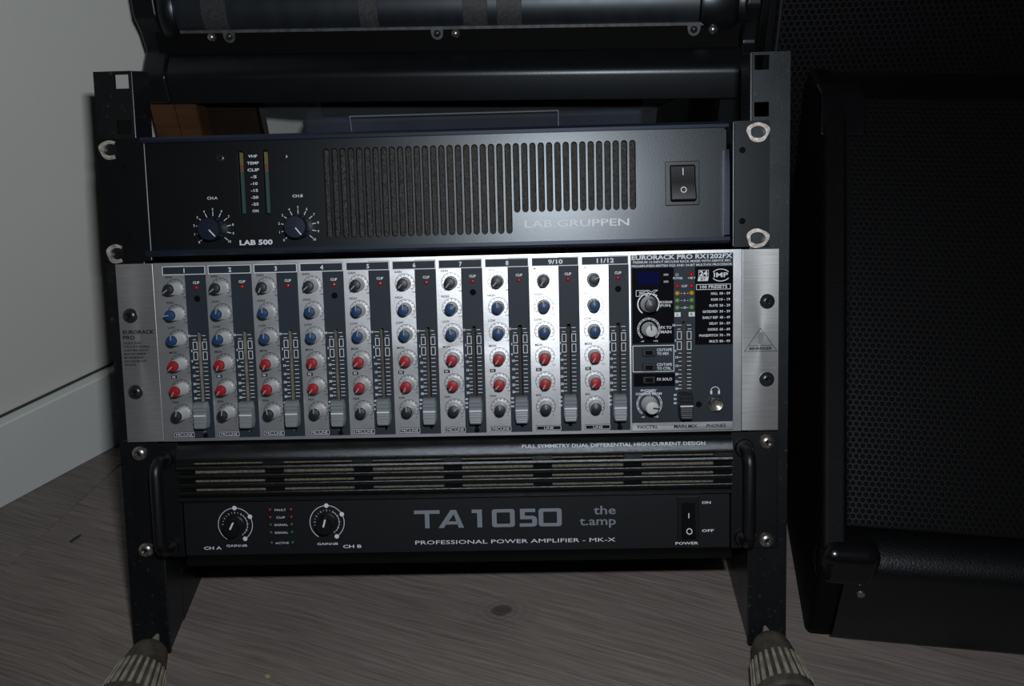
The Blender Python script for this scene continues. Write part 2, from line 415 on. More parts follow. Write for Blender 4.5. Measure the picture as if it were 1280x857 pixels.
# ------------------------------------------------------------------ rack stand
rack = thing('rack_stand', 'black steel rack stand leaning back, with ribbed rubber front feet', 'rack stand', (0, V_FLOOR, 0), rack=True)
for sgn in (-1, 1):
    m = MB()
    def bx(a, b, v0, v1, w0, w1): m.box(min(sgn * a, sgn * b), max(sgn * a, sgn * b), v0, v1, w0, w1)
    m2 = m
    holes = [(125.2, 135.4), (92.8, 103.0)]
    bx(234.0, 249.0, V_FLOOR + 1, 137.5, -2.5, 0)
    bx(221.0, 223.6, V_FLOOR + 1, 137.5, -2.5, 0)
    prev = 137.5
    for a, b in holes + [(V_FLOOR + 1, V_FLOOR + 1)]:
        bx(223.6, 234.0, b, prev, -2.5, 0); prev = a
    obj('rail', m, 'rail', rack)
    m = MB().prism([(V_FLOOR + 1.2, -0.1), (137.5, -0.1), (143, -30), (V_FLOOR + 16, -30)], sgn * 221.0, sgn * 223.4, axis=0)
    obj('side_flange', m, 'rail', rack, bevel=1.2)
    # rounded inner corner of the folded angle
    m = MB().tube([(sgn * 221.6, V_FLOOR + 2, -1.2), (sgn * 221.6, 137, -1.2)], 1.35, 12)
    obj('folded_edge', m, 'rail', rack)
    k = 250
    m = MB().prism([(V_FLOOR + 14.8, -30), (V_FLOOR + 0.438 * k, -0.899 * k), (V_FLOOR + 0.438 * k + 12, -0.899 * k), (70, -42), (70, -30)],
                   sgn * 221.2, sgn * 223.2, axis=0)
    obj('side_plate', m, 'rail', rack)
    # ribbed rubber foot, axis along the floor towards the room
    fx = -226.0 if sgn < 0 else 231.0
    fr = bpy.data.objects.new('foot', MB().rev([(13.8, -14), (15.6, -22), (16.6, -27), (17.6, -29), (20.8, -49), (21.4, -53), (21.4, -57), (19.6, -59), (15, -59.3), (14.5, -56)], seg=48, axis=1).mesh('foot', M['rubber']))
    COL.objects.link(fr); fr.parent = rack
    fr.location = (fx / 1000, 0, 0)
    inv = Matrix.Rotation(-(math.pi / 2 - LEAN), 4, 'X')
    fr.matrix_local = inv @ Matrix.Translation((fx / 1000, -0.004, 0.0215))
    BASE[fr.name] = (0, 0, 0)
    obj('dome', MB().rev([(4.2, -3.6), (8, -5.0), (11.3, -8), (13.0, -11), (13.9, -14.1)], seg=24, axis=1), 'rubber', fr)
    obj('nub', MB().rev([(1.2, 5), (2.0, 3), (3.2, -0.5), (4.2, -3.8)], seg=16, axis=1), 'rib', fr)
    ribs = []
    rm = MB()
    rm.prism([(-1.3, 17.2), (1.3, 17.2), (1.0, 19.0), (-1.0, 19.0)], -23, -24, axis=1)
    rme = None
    for q in range(24):
        a = 2 * math.pi * q / 24
        rmb = MB()
        pts = []
        for (yy, r0, r1, hw) in ((-28, 16.6, 18.3, 1.25), (-52, 20.6, 22.3, 1.6)):
            pts.append([(-hw, yy, r0), (hw, yy, r0), (hw * .75, yy, r1), (-hw * .75, yy, r1)])
        if rme is None:
            A, B = pts
            rmb.v = A + B
            rmb.f = [(3, 2, 1, 0), (4, 5, 6, 7)] + [(i, (i + 1) % 4, 4 + (i + 1) % 4, 4 + i) for i in range(4)]
            rme = rmb.mesh('rib', M['rib'])
        ro = obj('rib', rme, 'rib', fr); ro.rotation_euler = (0, a, 0)

# ------------------------------------------------------------------ shared small parts
def screw(parent, u, v, w, r, material, h=2.6, name='screw'):
    m = MB().rev([(r, 0), (r, h * .25), (r * .92, h * .55), (r * .7, h * .85), (r * .42, h * .98), (r * .40, h * .5), (0.3, h * .45)], seg=20)
    o = obj(name, m, material, parent, at=(u, v, w))
    a = random.random() * 1.5
    c = MB().prism([(-r * .38, -.35), (r * .38, -.35), (r * .38, .35), (-r * .38, .35)], h * .46, h * .62)
    c.prism([(-.35, -r * .38), (.35, -r * .38), (.35, r * .38), (-.35, r * .38)], h * .46, h * .615)
    d = obj('cross_recess', c, 'black_matte', o, at=(u, v, w)); d.rotation_euler = (0, 0, a)
    return o

# ------------------------------------------------------------------ upper amplifier (two units high)
lab = thing('power_amplifier', 'dark grey power amplifier with vertical vent slots and rocker switch, topmost in the rack', 'amplifier', (-7, 0, 0), rack=True)
obj('chassis', MB().box(-213, 206, 3, 89, -200, -6), 'black', lab, bevel=1)
PZ = 3.0
# ears with worn mounting slots
for sgn, a, b in ((-1, -248.0, -214.6), (1, 208.5, 233.9)):
    m = MB(); hu = -239.7 if sgn < 0 else 225.4
    hu = -239.0 if sgn < 0 else 225.6
    m.box(a, b, 11.5, 77.5, 0.3, 3.3)
    m.box(a, b, 1.2, 3.0, 0.3, 3.3); m.box(a, b, 86.0, 89.8, 0.3, 3.3)
    for (v0, v1) in ((3.0, 11.5), (77.5, 86.0)):
        if sgn < 0:
            m.box(hu + 5.2, b, v0, v1, 0.3, 3.3)
        else:
            m.box(a, hu - 5.6, v0, v1, 0.3, 3.3); m.box(hu + 5.6, b, v0, v1, 0.3, 3.3)
    ear = obj('ear', m, 'lab_panel', lab)
    for vv in (7.2, 81.8):
        rr = MB()
        a0, a1 = (-130, 130) if sgn > 0 else (55, 300)
        if sgn > 0: a0, a1 = 0, 360
        nseg = 28; ro, ri = 8.0, 4.9
        for k in range(nseg):
            t0 = math.radians(a0 + (a1 - a0) * k / nseg); t1 = math.radians(a0 + (a1 - a0) * (k + 1) / nseg)
            wob = lambda t: ro + 0.5 * math.sin(3 * t + vv) + .25 * math.sin(5 * t)
            c0, s0, c1, s1 = math.cos(t0), math.sin(t0), math.cos(t1), math.sin(t1)
            ex = 1.15
            P = [(hu + ri * ex * c0, vv + ri * .86 * s0), (hu + wob(t0) * c0, vv + wob(t0) * .86 * s0),
                 (hu + wob(t1) * c1, vv + wob(t1) * .86 * s1), (hu + ri * ex * c1, vv + ri * .86 * s1)]
            rr.face([(x, y, 3.45) for x, y in P])
            rr.face([(P[0][0], P[0][1], 3.45), (P[3][0], P[3][1], 3.45), (P[3][0], P[3][1], 0.35), (P[0][0], P[0][1], 0.35)])
        obj('worn_slot_rim', rr, 'worn_steel', ear)
    for vv in (19.5, 69.5):
        x = (-228.5 if sgn < 0 else 214.6)
        obj('rivet_hole', MB().rev([(2.3, 3.32), (2.0, 3.5), (0.3, 3.4)], c=(x, vv, 0), seg=16), 'black_matte', ear)
    e = a if sgn > 0 else b
    obj('ear_fold', MB().tube([(e, 2, 1.9), (e, 89, 1.9)], 1.55, 12), 'lab_panel', ear)
# bezel strips
obj('bezel_strip', MB().prism([(85.4, 3.0), (85.4, 7.5), (87.5, 8.0), (89.6, 6.0), (89.6, -4), (85.4, -4)], -215, 204, axis=0), 'lab_bezel', lab)
obj('bezel_strip', MB().prism([(4.4, -4), (4.4, 6.0), (6.2, 8.0), (8.8, 7.5), (8.8, -4)], -216.5, 205, axis=0), 'lab_bezel', lab)
obj('side_gap_strip', MB().prism([(10, 0), (10, 9), (58, 9), (70, 7), (70, 0)], 201.6, 204.4, axis=0), 'lab_bezel', lab)
# face panel with slots cut through
m = MB()
v0, v1 = 8.8, 85.4
PU = 5.927; first = -82.5; NL, NS = 23, 15
gx0 = first - PU / 2; gx1 = first + PU * (NL + NS - .5)
L1, L2 = -144.6, -126.7
def flat(x0, x1): m.rect(x0, x1, v0, v1, PZ)
m.box(-214.5, -214.4, v0, v1, -5, PZ)
flat(-214.5, L1 - 4)
m.slot(L1 - 4, L1 + 4, v0, v1, L1, 2.0, 33.0, 78.6, PZ, 3.0)
flat(L1 + 4, L2 - 4)
m.slot(L2 - 4, L2 + 4, v0, v1, L2, 2.0, 33.0, 78.6, PZ, 3.0)
flat(L2 + 4, gx0)
for k in range(NL + NS):
    c = first + PU * k
    m.slot(c - PU / 2, c + PU / 2, v0, v1, c, 1.85, 15.0 if k < NL else 30.0, 78.4, PZ, 3.2)
flat(gx1, 201.8)
m.rect(201.8, 201.9, v0, v1, PZ)
obj('face_panel', m, 'lab_panel', lab)
obj('vent_foam', MB().box(gx0 - 2, gx1 + 2, 12, 82, -5.5, -0.6), 'lab_foam', lab)
for ux in (L1, L2):
    mw = obj('meter_window', MB().box(ux - 2.4, ux + 2.4, 31, 80, -2.5, -0.5), 'black_matte', lab)
    obj('meter_segment_yellow', MB().box(ux - 1.3, ux + 1.3, 68.4, 77.6, -0.6, 0.6), 'meter_yellow', mw)
    obj('meter_segment_pink', MB().box(ux - 1.3, ux + 1.3, 63.2, 68.2, -0.6, 0.6), 'meter_pink', mw)
    obj('meter_segment_green', MB().box(ux - 1.3, ux + 1.3, 34.0, 63.0, -0.6, 0.6), 'meter_green', mw)
for ux in (-159.0, -112.7): screw(lab, ux, 73.8, PZ, 3.2, 'screw_black', 1.2)
# level knobs with printed dial marks
pr = MB(); Z = PZ + 0.12
for cx, nm in ((-167.0, 'CH.A'), (-104.8, 'CH.B')):
    cy = 23.2
    kb = obj('level_knob', MB().rev([(8.6, 0), (8.6, 3), (8.2, 10.5), (7.5, 11.6), (0.4, 11.8)], seg=40), 'lab_bezel', lab, at=(cx, cy, PZ))
    an = math.radians(-48 if nm == 'CH.A' else -52)
    obj('pointer_line', MB().line(1.0 * math.cos(an), 1.0 * math.sin(an), 7.4 * math.cos(an), 7.4 * math.sin(an), 0.8, 11.95), 'print_white', kb, at=(cx, cy, PZ))
    for k in range(11):
        a = math.radians(220 - 26.0 * k)
        pr.line(cx + 10 * math.cos(a), cy + 9.6 * math.sin(a), cx + 13.0 * math.cos(a), cy + 12.6 * math.sin(a), 0.5, Z)
        pr.text(str(k), cx + 14.6 * math.cos(a), cy + 14.2 * math.sin(a) - .8, 1.7, Z, align='c', bold=.01)
    pr.text(nm, cx + .3, 44.6, 1.9, Z, width=7.6, align='c', bold=.015)
for k, t in enumerate(['VHF', 'TEMP', 'CLIP', '-5', '-10', '-15', '-20', '-25', 'ON']):
    pr.text(t, -135.7, 73.6 - k * 4.87, 1.9, Z, width={3: 6.5, 4: 8.6, 2: 4.4}[len(t)] if len(t) != 3 or k == 0 else 5.2, align='c', bold=.02)
pr.text('LAB 500', -148.6, 11.3, 3.4, Z, width=24.2, bold=.035)
obj('white_lettering', pr, 'print_white', lab)
obj('brand_lettering', MB().text('LAB.GRUPPEN', 58.9, 18.6, 5.0, Z + .2, width=75, bold=.008), 'print_white', lab)
# rocker switch
sw = obj('power_switch', MB().box(159.8, 184.0, 31.8, 62.8, PZ, PZ + 1.6), 'black', lab, bevel=.5)
rk_ = obj('rocker', MB().prism([(35.0, PZ + 1), (34.6, PZ + 8.2), (37.0, PZ + 8.6), (48, PZ + 5.0), (60.0, PZ + 3.4), (60.4, PZ + 1)], 162.8, 181.0, axis=0), 'black', sw, bevel=1.3, seg=3)
sm = MB(); 
def rz_(v): return PZ + 8.6 - (v - 37) * (3.6 / 11) if v < 48 else PZ + 5.0 - (v - 48) * (1.6 / 12)
for k in range(20):
    a, b = 2 * math.pi * k / 20, 2 * math.pi * (k + 1) / 20
    sm.face([(171.9 + q * math.cos(t), 42.4 + q * math.sin(t), rz_(42.4 + q * math.sin(t)) + .12) for q, t in ((1.55, a), (2.15, a), (2.15, b), (1.55, b))])
sm.face([(171.6, 52.8, rz_(52.8) + .12), (172.2, 52.8, rz_(52.8) + .12), (172.2, 57.8, rz_(57.8) + .12), (171.6, 57.8, rz_(57.8) + .12)])
obj('switch_symbols', sm, 'print_white', rk_)

# ------------------------------------------------------------------ rack mixer (three units high)
mix = thing('rack_mixer', 'silver rack mixer with rows of red and blue capped knobs and faders', 'mixer', (0, -133.35, 0), rack=True)
obj('chassis', MB().box(-214, 213, -131.5, -1.5, -95, -14), 'black', mix)
for a, b in ((-241.3, -213.6), (214.6, 241.3)):
    obj('ear', MB().box(a, b, -132.9, -0.4, 0.2, 3.2), 'brushed', mix, bevel=.5)
LEFT = [-207.4 + 33.72 * k for k in range(8)] + [62.4, 98.5, 134.5]
chan = []
for k in range(10):
    L, R_ = LEFT[k], LEFT[k + 1]
    chan.append((L, R_, L + (17.0 if k < 8 else 20.0)))
FZ = 3.4                                            # front face of the mixer panel
fp = MB()
fp.box(-213.3, LEFT[0], -132.8, -0.4, -14, FZ)                  # left edge bar
fp.box(LEFT[0], 208.2, -2.6, -0.4, -14, FZ)                     # top bar
fp.box(LEFT[0], 134.5, -132.8, -130.6, -14, FZ)                 # bottom bar
fp.box(208.2, 214.2, -132.8, -0.4, -14, FZ)                     # right edge bar
fp.box(134.5, 208.2, -132.8, -132.0, -14, FZ)
for L, R_, sx in chan:
    fp.box(L, sx, -130.6, -2.6, -3, FZ)
    fp.box(R_ - 1.2, R_, -130.6, -2.6, -14, FZ)
obj('faceplate', fp, 'face', mix)
# dark fader strips with real slots
def fader_strip(parent, x0, x1, y0, y1, fx, s0, s1, name):
    m = MB(); hw = 1.35
    m.box(x0, fx - hw, y0, y1, -3, FZ).box(fx + hw, x1, y0, y1, -3, FZ)
    m.box(fx - hw, fx + hw, s1, y1, -3, FZ).box(fx - hw, fx + hw, y0, s0, -3, FZ)
    o = obj(name, m, 'print_dark', parent)
    w = MB()
    w.face([(fx - hw + .12, s0, FZ - .2), (fx - hw + .12, s1, FZ - .2), (fx - hw + .12, s1, -9), (fx - hw + .12, s0, -9)])
    w.face([(fx + hw - .12, s0, FZ - .2), (fx + hw - .12, s1, FZ - .2), (fx + hw - .12, s1, -9), (fx + hw - .12, s0, -9)])
    sl = obj('slot_lining', w, 'slot_wall', o)
    obj('slot_bottom', MB().box(fx - hw - .1, fx + hw + .1, s0, s1, -9.5, -9), 'slot_floor', o)
    return o

# prototypes: knob (body, cap, pointer) and fader cap
body_me = MB().rev([(4.9, 0), (4.9, 1.0), (4.55, 1.6), (4.1, 11.6), (3.75, 12.4), (0.3, 12.5)], seg=36, rib=2, ribd=0.045).mesh('knob', M['knob_grey'], angle=60)
cap_geo = MB().rev([(3.85, 12.1), (3.8, 13.3), (3.45, 13.8), (1.8, 14.2), (0.2, 14.3)], seg=24)
cap_me = {c: cap_geo.mesh('cap', M['cap_' + c]) for c in ('black', 'blue', 'red', 'white')}
ptr_geo = MB().box(-.42, .42, 0.3, 4.15, 13.0, 14.5)
ptr_me = {'pointer': ptr_geo.mesh('pointer', M['pointer']), 'cap_black': ptr_geo.mesh('pointer', M['cap_black'])}
PR = MB(); PI = MB()                                 # white print, dark ink print
def knob(parent, u, v, cap, ang, scale=1.0, body=None, z=FZ):
    o = bpy.data.objects.new('knob', body or body_me); COL.objects.link(o); o.parent = parent
    b = BASE[parent.name]
    o.location = ((u - b[0]) / 1000, (v - b[1]) / 1000, (z - b[2]) / 1000)
    o.rotation_euler = (0, 0, ang); o.scale = (scale, scale, scale)
    for nm, me in (('cap', cap_me[cap]), ('pointer', ptr_me['pointer' if cap != 'white' else 'cap_black'])):
        c = bpy.data.objects.new(nm, me); COL.objects.link(c); c.parent = o
    return o
ROWS = [-19.3, -37.9, -56.3, -74.8, -93.3, -111.8]
CAPS = ['black', 'blue', 'blue', 'red', 'red', 'black']
NAMES = ['GAIN', 'HIGH', 'LOW', 'MON', 'FX', 'PAN']
fcap_prof = []
fc = MB()
W2, H2 = 5.1, 9.6
def ridge(v): return 10.2 + 0.9 * math.cos(v * 1.9)
vs = [-H2 + 2 * H2 * k / 36 for k in range(37)]
prev = None
for v in vs:
    e = abs(v) / H2
    wv = W2 * (1 - 0.16 * max(0, e - .6) / .4)
    top = (10.6 - 2.2 * (1 - e) + (0.45 * (1 if math.sin(v * 2.2) > 0 else 0))) * (1 if e < .97 else .93)
    cur = [(-wv, v, 2.0), (-wv * .93, v, top - .6), (-wv * .8, v, top), (wv * .8, v, top), (wv * .93, v, top - .6), (wv, v, 2.0)]
    if prev:
        for i in range(5): fc.face([prev[i], prev[i + 1], cur[i + 1], cur[i]])
    else: fc.face(cur)
    prev = cur
fc.face(list(reversed(prev)))
fc.box(-1.0, 1.0, -3, 3, -6, 3)
fcap_me = {c: fc.mesh('fader_cap', M['fader_' + c]) for c in ('grey', 'black')}
fline_me = MB().box(-4.5, 4.5, -0.45, 0.45, 8.3, 9.35).mesh('index_line', M['print_white'])
def fader(parent, u, v, c):
    o = bpy.data.objects.new('fader_cap', fcap_me[c]); COL.objects.link(o); o.parent = parent
    b = BASE[parent.name]; o.location = ((u - b[0]) / 1000, (v - b[1]) / 1000, (FZ - b[2]) / 1000)
    l = bpy.data.objects.new('index_line', fline_me); COL.objects.link(l); l.parent = o
PZ2 = FZ + 0.10
def fader_scale(m, fx, hl, hr):
    """printed scale beside a fader slot"""
    z = PZ2
    labs = {0: '10', 2: '5', 4: '0'}
    ys = [-54.0, -58.0]
    m.rect(fx - 6.0, fx - 1.9, -54.35, -53.95, z); m.rect(fx + 1.9, fx + hr, -54.35, -53.95, z)
    m.text('10', fx - 6.4, -54.9, 1.6, z, align='r', bold=.03)
    m.rect(fx - 5.0, fx - 2.6, -57.2, -56.8, z); m.rect(fx + 2.6, fx + 5.2, -57.2, -56.8, z)
    for a, b in ((-64.6, -58.6), (-72.2, -66.0)):
        m.outline(fx - 5.2, fx - 1.9, a, b, z, .42); m.outline(fx + 1.9, fx + 5.2, a, b, z, .42)
    m.text('5', fx - 5.8, -66.0, 1.5, z, align='r', bold=.03)
    m.text('0', fx - 5.8, -73.6, 1.5, z, align='r', bold=.03)
    v = -75.0; k = 0
    nums = {1: '10', 3: '15', 5: '20', 7: '25', 9: '30'}
    for v, k in zip((-74.6, -77.6, -80.6, -83.8, -86.8, -89.9, -92.6, -95.4, -98.0, -100.6), range(10)):
        inn = 4.2
        m.rect(fx - inn, fx - 1.9, v - .2, v + .2, z); m.rect(fx + 1.9, fx + inn + .8, v - .2, v + .2, z)
        if k in nums: m.text(nums[k], fx - 4.4, v - .8, 1.6, z, align='r', bold=.03)
    for v, t in ((-106.0, '40'), (-109.0, '50'), (-112.0, '60')):
        m.text(t, fx - 5.7, v, 1.5, z, align='r', bold=.03)
angs = {0: math.radians(128), 5: 0.0}
for k, (L, R_, sx) in enumerate(chan):
    st = k >= 8
    fx = (L + 25.2) if not st else L + 26.9
    s_ = fader_strip(mix, sx, R_ - 1.2, -130.6, -2.6, fx, -127.0, -51.5, 'fader_strip')
    fader(s_, fx, -112.4 + random.uniform(-.5, .4), 'grey')
    # header
    hd = obj('header_plate', MB().box(L + 1.0, R_ - 1.6, -9.0, -3.2, FZ - .2, FZ + .06), 'print_dark', mix)
    hm = MB().outline(L + 0.7, R_ - 1.3, -9.3, -2.9, FZ + .1, .55)
    t = str(k + 1) if not st else ('9/10' if k == 8 else '11/12')
    hm.text(t, (L + R_) / 2, -7.7, 3.0, FZ + .1, align='c', bold=.03, width=None if not st else (10.6 if k == 8 else 12.4))
    obj('channel_number', hm, 'print_white', hd)
    kx = L + (9.6 if not st else 9.1)
    for i, v in enumerate(ROWS):
        base = {0: 140, 1: 0, 2: 0, 3: 145, 4: 150, 5: 0}[i]
        a = math.radians(base + random.uniform(-14, 14))
        if st and i == 0: a = math.radians(-60 if k == 9 else 150)
        if k == 6 and i in (1, 5): a = math.radians(-55)
        if k == 0 and i == 1: a = math.radians(95)
        knob(mix, kx, v, CAPS[i], a)
        nm = NAMES[i] if not st else {0: 'MIC', 5: 'BAL'}.get(i, NAMES[i])
        if i != 4: PI.text(nm, L + 2.2, v + 7.7, 1.6, PZ2, bold=.02)
        else:
            PI.rect(L + 2.4, L + 6.6, v + 7.6, v + 10.0, PZ2); PR.text('FX', L + 4.5, v + 8.1, 1.4, PZ2 + .05, align='c', bold=.03)
        PI.arc(kx, v, 6.9, .32, -40, 220, PZ2, 18)
        for q in range(11):
            an = math.radians(220 - 26 * q)
            PI.line(kx + 5.7 * math.cos(an), v + 5.7 * math.sin(an), kx + 6.6 * math.cos(an), v + 6.6 * math.sin(an), .45, PZ2)
        PI.text({0: '+60', 5: 'R'}.get(i, '+15'), kx + 5.0, v - 6.9, 1.1, PZ2, bold=.02)
    lx = fx + .1
    PR.text('CLIP', lx, -16.0, 1.7, PZ2, width=4.9, align='c', bold=.03)
    led = obj('clip_led', MB().rev([(1.6, 0), (1.55, .9), (1.1, 1.7), (.2, 2.0)], seg=14), 'led_red', mix, at=(lx, -18.9, FZ))
    if k in (0, 3, 6, 9):
        obj('mounting_screw', MB().rev([(2.3, 0), (2.2, .5), (1.6, .6), (1.3, .2), (.2, .15)], seg=16), 'black_matte', mix, at=(lx, -26.9, FZ))
        obj('mounting_screw', MB().rev([(1.9, 0), (1.8, .5), (1.3, .6), (1.0, .2), (.2, .15)], seg=14), 'black_matte', mix, at=(fx + .2, -128.7, FZ))
    fader_scale(PR, fx, 5, 4.6 if not st else 5)
    # socket label
    b0, b1 = (L + 1.6, sx + .4)
    PI.rect(b0, b1, -130.0, -125.9, PZ2); PR.outline(b0 + .35, b1 - .35, -129.6, -126.3, PZ2 + .05, .3)
    PR.text('MIC/LINE' if not st else 'LINE', (b0 + b1) / 2, -128.9, 1.9, PZ2 + .05, width=(b1 - b0) * (.78 if not st else .36), align='c', bold=.0)
    if not st: pass

# master section
ms = fader_strip(mix, 134.5, 208.2, -132.0, -2.6, 172.9, -127.0, -51.5, 'master_panel')
fader(ms, 173.0, -112.2, 'black')
m = MB()
Zb = FZ + .05
m.rect(136.0, 166.0, -98.6, -89.0, Zb)
m.rect(135.6, 165.6, -67.2, -12.3, Zb)
m.rect(180.8, 208.0, -68.8, -12.3, Zb)
obj('black_print_block', m, 'print_black', ms)
d = obj('display', MB().box(136.4, 164.6, -26.0, -12.8, FZ, FZ + .5), 'print_black', ms)
obj('display_window', MB().box(139.6, 155.0, -24.4, -14.6, FZ + .4, FZ + .65), 'display_blue', d)
for v in (-17.4, -22.4):
    dl = obj('display_led', MB().box(158.2, 161.6, v - .7, v + .7, FZ + .4, FZ + .9), 'pointer', d)
W = PR; z = FZ + .15
W.text('EURORACK PRO RX1202FX', 135.4, -6.3, 3.1, z, width=72.2, bold=.03)
W.text('PREMIUM 12-INPUT MIC/LINE RACK MIXER WITH XENYX MIC', 136.4, -8.9, 1.55, z, width=70, bold=.016)
W.text('PREAMPLIFIERS-BRITISH EQS AND 24-BIT MULTI-FX PROCESSOR', 135.4, -11.6, 1.55, z, width=72, bold=.016)
# FX program knob, FX to main, phones
knob(ms, 147.2, -38.4, 'black', 0.5, 1.22)
knob(ms, 147.3, -56.6, 'white', 0.1, 1.12, None)
knob(ms, 147.3, -111.6, 'white', -1.7, 1.25, None)
W.arc(147.2, -38.4, 7.2, .9, -40, 235, z, 26)
W.arc(147.3, -56.6, 7.0, .3, -50, 230, z, 24); W.arc(147.3, -56.6, 8.0, .35, -50, 230, z, 24)
W.arc(147.3, -111.6, 8.0, .3, -50, 230, z, 24); W.arc(147.3, -111.6, 9.0, .35, -50, 230, z, 24)
for c in ((147.3, -56.6, 7.2), (147.3, -111.6, 8.2)):
    for q in range(11):
        an = math.radians(230 - 28 * q)
        W.line(c[0] + c[2] * math.cos(an), c[1] + c[2] * math.sin(an), c[0] + (c[2] + 1) * math.cos(an), c[1] + (c[2] + 1) * math.sin(an), .5, z + .02)
for dy, c in ((-8.8, -56.6), (-9.6, -111.6)):
    W.text('-\u221e', 142.6, c + dy - .6, 1.4, z, align='c', bold=.016); W.text('+10', 152.2, c + dy - .6, 1.4, z, align='c', bold=.016)
# outlined FX logo
def olet(pts, t=.55):
    for a, b in zip(pts, pts[1:] + pts[:1]): W.line(a[0], a[1], b[0], b[1], t, z)
olet([(138.4, -32.6), (138.4, -28.4), (145.0, -28.4), (145.0, -29.6), (140.8, -29.6), (140.8, -30.4), (144.0, -30.4), (144.0, -31.4), (140.8, -31.4), (140.8, -32.6)], .4)
olet([(145.6, -28.4), (147.6, -28.4), (149.4, -29.8), (151.4, -28.4), (154.0, -28.4), (150.6, -30.5), (153.6, -32.4), (151.2, -32.4), (149.4, -31.2), (147.4, -32.4), (145.0, -32.4), (148.0, -30.5)], .4)
W.text('PROGRAM', 154.6, -38.0, 1.7, z, width=9.6, bold=.016); W.text('(PUSH)', 155.6, -40.4, 1.7, z, width=7.6, bold=.016)
W.text('FX TO', 156.0, -56.6, 2.0, z, width=7.8, bold=.018); W.text('MAIN', 156.0, -59.8, 2.0, z, width=7.6, bold=.018)
W.outline(135.4, 165.6, -87.9, -68.4, z, .5)
for v, a, b in ((-73.6, 'CD/TAPE', 'TO MIX'), (-84.4, 'CD/TAPE', 'TO CTRL'), (-93.6, 'FX SOLO', '')):
    bt = obj('push_button', MB().box(142.4, 151.6, v - 2.6, v + 2.6, FZ, FZ + 2.6), 'black', ms, bevel=.5)
    obj('button_face', MB().box(144.4, 149.6, v - 1.5, v + 1.5, FZ + 2.5, FZ + 2.9), 'black_matte', bt)
    W.text(a, 153.0, v + (.8 if b else -.8), 1.9, z, width=11.0, bold=.016)
    if b: W.text(b, 153.2, v - 2.0, 1.9, z, width=8.6 if b == 'TO MIX' else 10.2, bold=.016)
W.text('PHONES/', 146.8, -102.4, 1.7, z, width=11.4, align='c', bold=.02)
W.text('CONTROL ROOM', 146.8, -104.9, 1.7, z, width=19, align='c', bold=.02)
# level meter leds
cols = [('led_red', -25.9), ('led_yellow', -31.0), ('led_green', -36.2), ('led_green', -41.4)]
for cmat, v in cols:
    for uu in (168.0, 178.3):
        obj('meter_led', MB().rev([(1.75, 0), (1.7, .9), (1.2, 1.6), (.2, 1.9)], seg=16), cmat, ms, at=(uu, v, FZ))
obj('phantom_led', MB().rev([(1.75, 0), (1.7, .9), (1.2, 1.6), (.2, 1.9)], seg=16), 'led_red', ms, at=(178.2, -17.6, FZ))
obj('power_led', MB().rev([(1.6, 0), (1.5, .6), (1.0, 1.0), (.2, 1.1)], seg=16), 'print_grey', ms, at=(167.9, -17.8, FZ))
W.text('POWER', 168.6, -20.9, 1.5, z, width=7, align='c', bold=.016); W.text('+48 V', 178.4, -20.9, 1.5, z, width=5.4, align='c', bold=.016)
for v, t in ((-26.6, 'CLIP'), (-31.8, '6'), (-37.0, '0'), (-42.2, '-20')):
    W.text(t, 173.2, v, 1.5, z, align='c', bold=.016)
    if t != 'CLIP': W.rect(170.4, 171.6, v + .5, v + .8, z); W.rect(174.9, 176.1, v + .5, v + .8, z)
for uu, t in ((168.2, 'L'), (178.4, 'R')):
    W.rect(uu - 2.2, uu + 2.2, -48.0, -44.8, z); PI.text(t, uu, -47.3, 1.9, z + .05, align='c', bold=.016)
fader_scale(W, 172.9, 5, 5)
# 24 BIT mark, IMP oval mark
W.outline(183.3, 190.6, -19.6, -14.6, z, .3); W.text('24', 186.9, -18.8, 3.4, z, width=6.0, align='c', bold=.04)
W.face([(182.6, -22.6, z), (190.0, -22.6, z), (190.6, -19.8, z), (183.2, -19.8, z)]); PI.text('BIT', 186.7, -22.1, 1.9, z + .05, width=3.6, align='c', bold=.016)
for aa in (range(30, 150, 10), range(210, 330, 10)):
    for a_ in aa:
        p0 = (199.3 + 6.4 * math.cos(math.radians(a_)), -18.6 + 4.3 * math.sin(math.radians(a_))); p1 = (199.3 + 6.4 * math.cos(math.radians(a_ + 10)), -18.6 + 4.3 * math.sin(math.radians(a_ + 10)))
        W.line(p0[0], p0[1], p1[0], p1[1], .6, z)
W.text('IMP', 199.4, -20.0, 3.2, z, width=10.2, align='c', bold=.016)
W.outline(181.6, 206.4, -28.9, -24.9, z, .4); W.text('100 PRESETS', 194.2, -27.9, 2.1, z, width=19.6, align='c', bold=.02)
for k, (a, b) in enumerate([('HALL', '00 - 09'), ('ROOM', '10 - 19'), ('PLATE', '20 - 29'), ('GATED/REV', '30 - 39'), ('EARLY REF', '40 - 49'), ('DELAY', '50 - 59'), ('CHORUS', '60 - 69'), ('PHASE/PITCH', '70 - 79'), ('MULTI', '80 - 99')]):
    v = -32.6 - k * 4.33
    W.text(a, 197.2, v, 1.7, z, align='r', bold=.02, width=len(a) * 1.22); W.text(b, 206.0, v, 1.7, z, align='r', bold=.02, width=7.6)
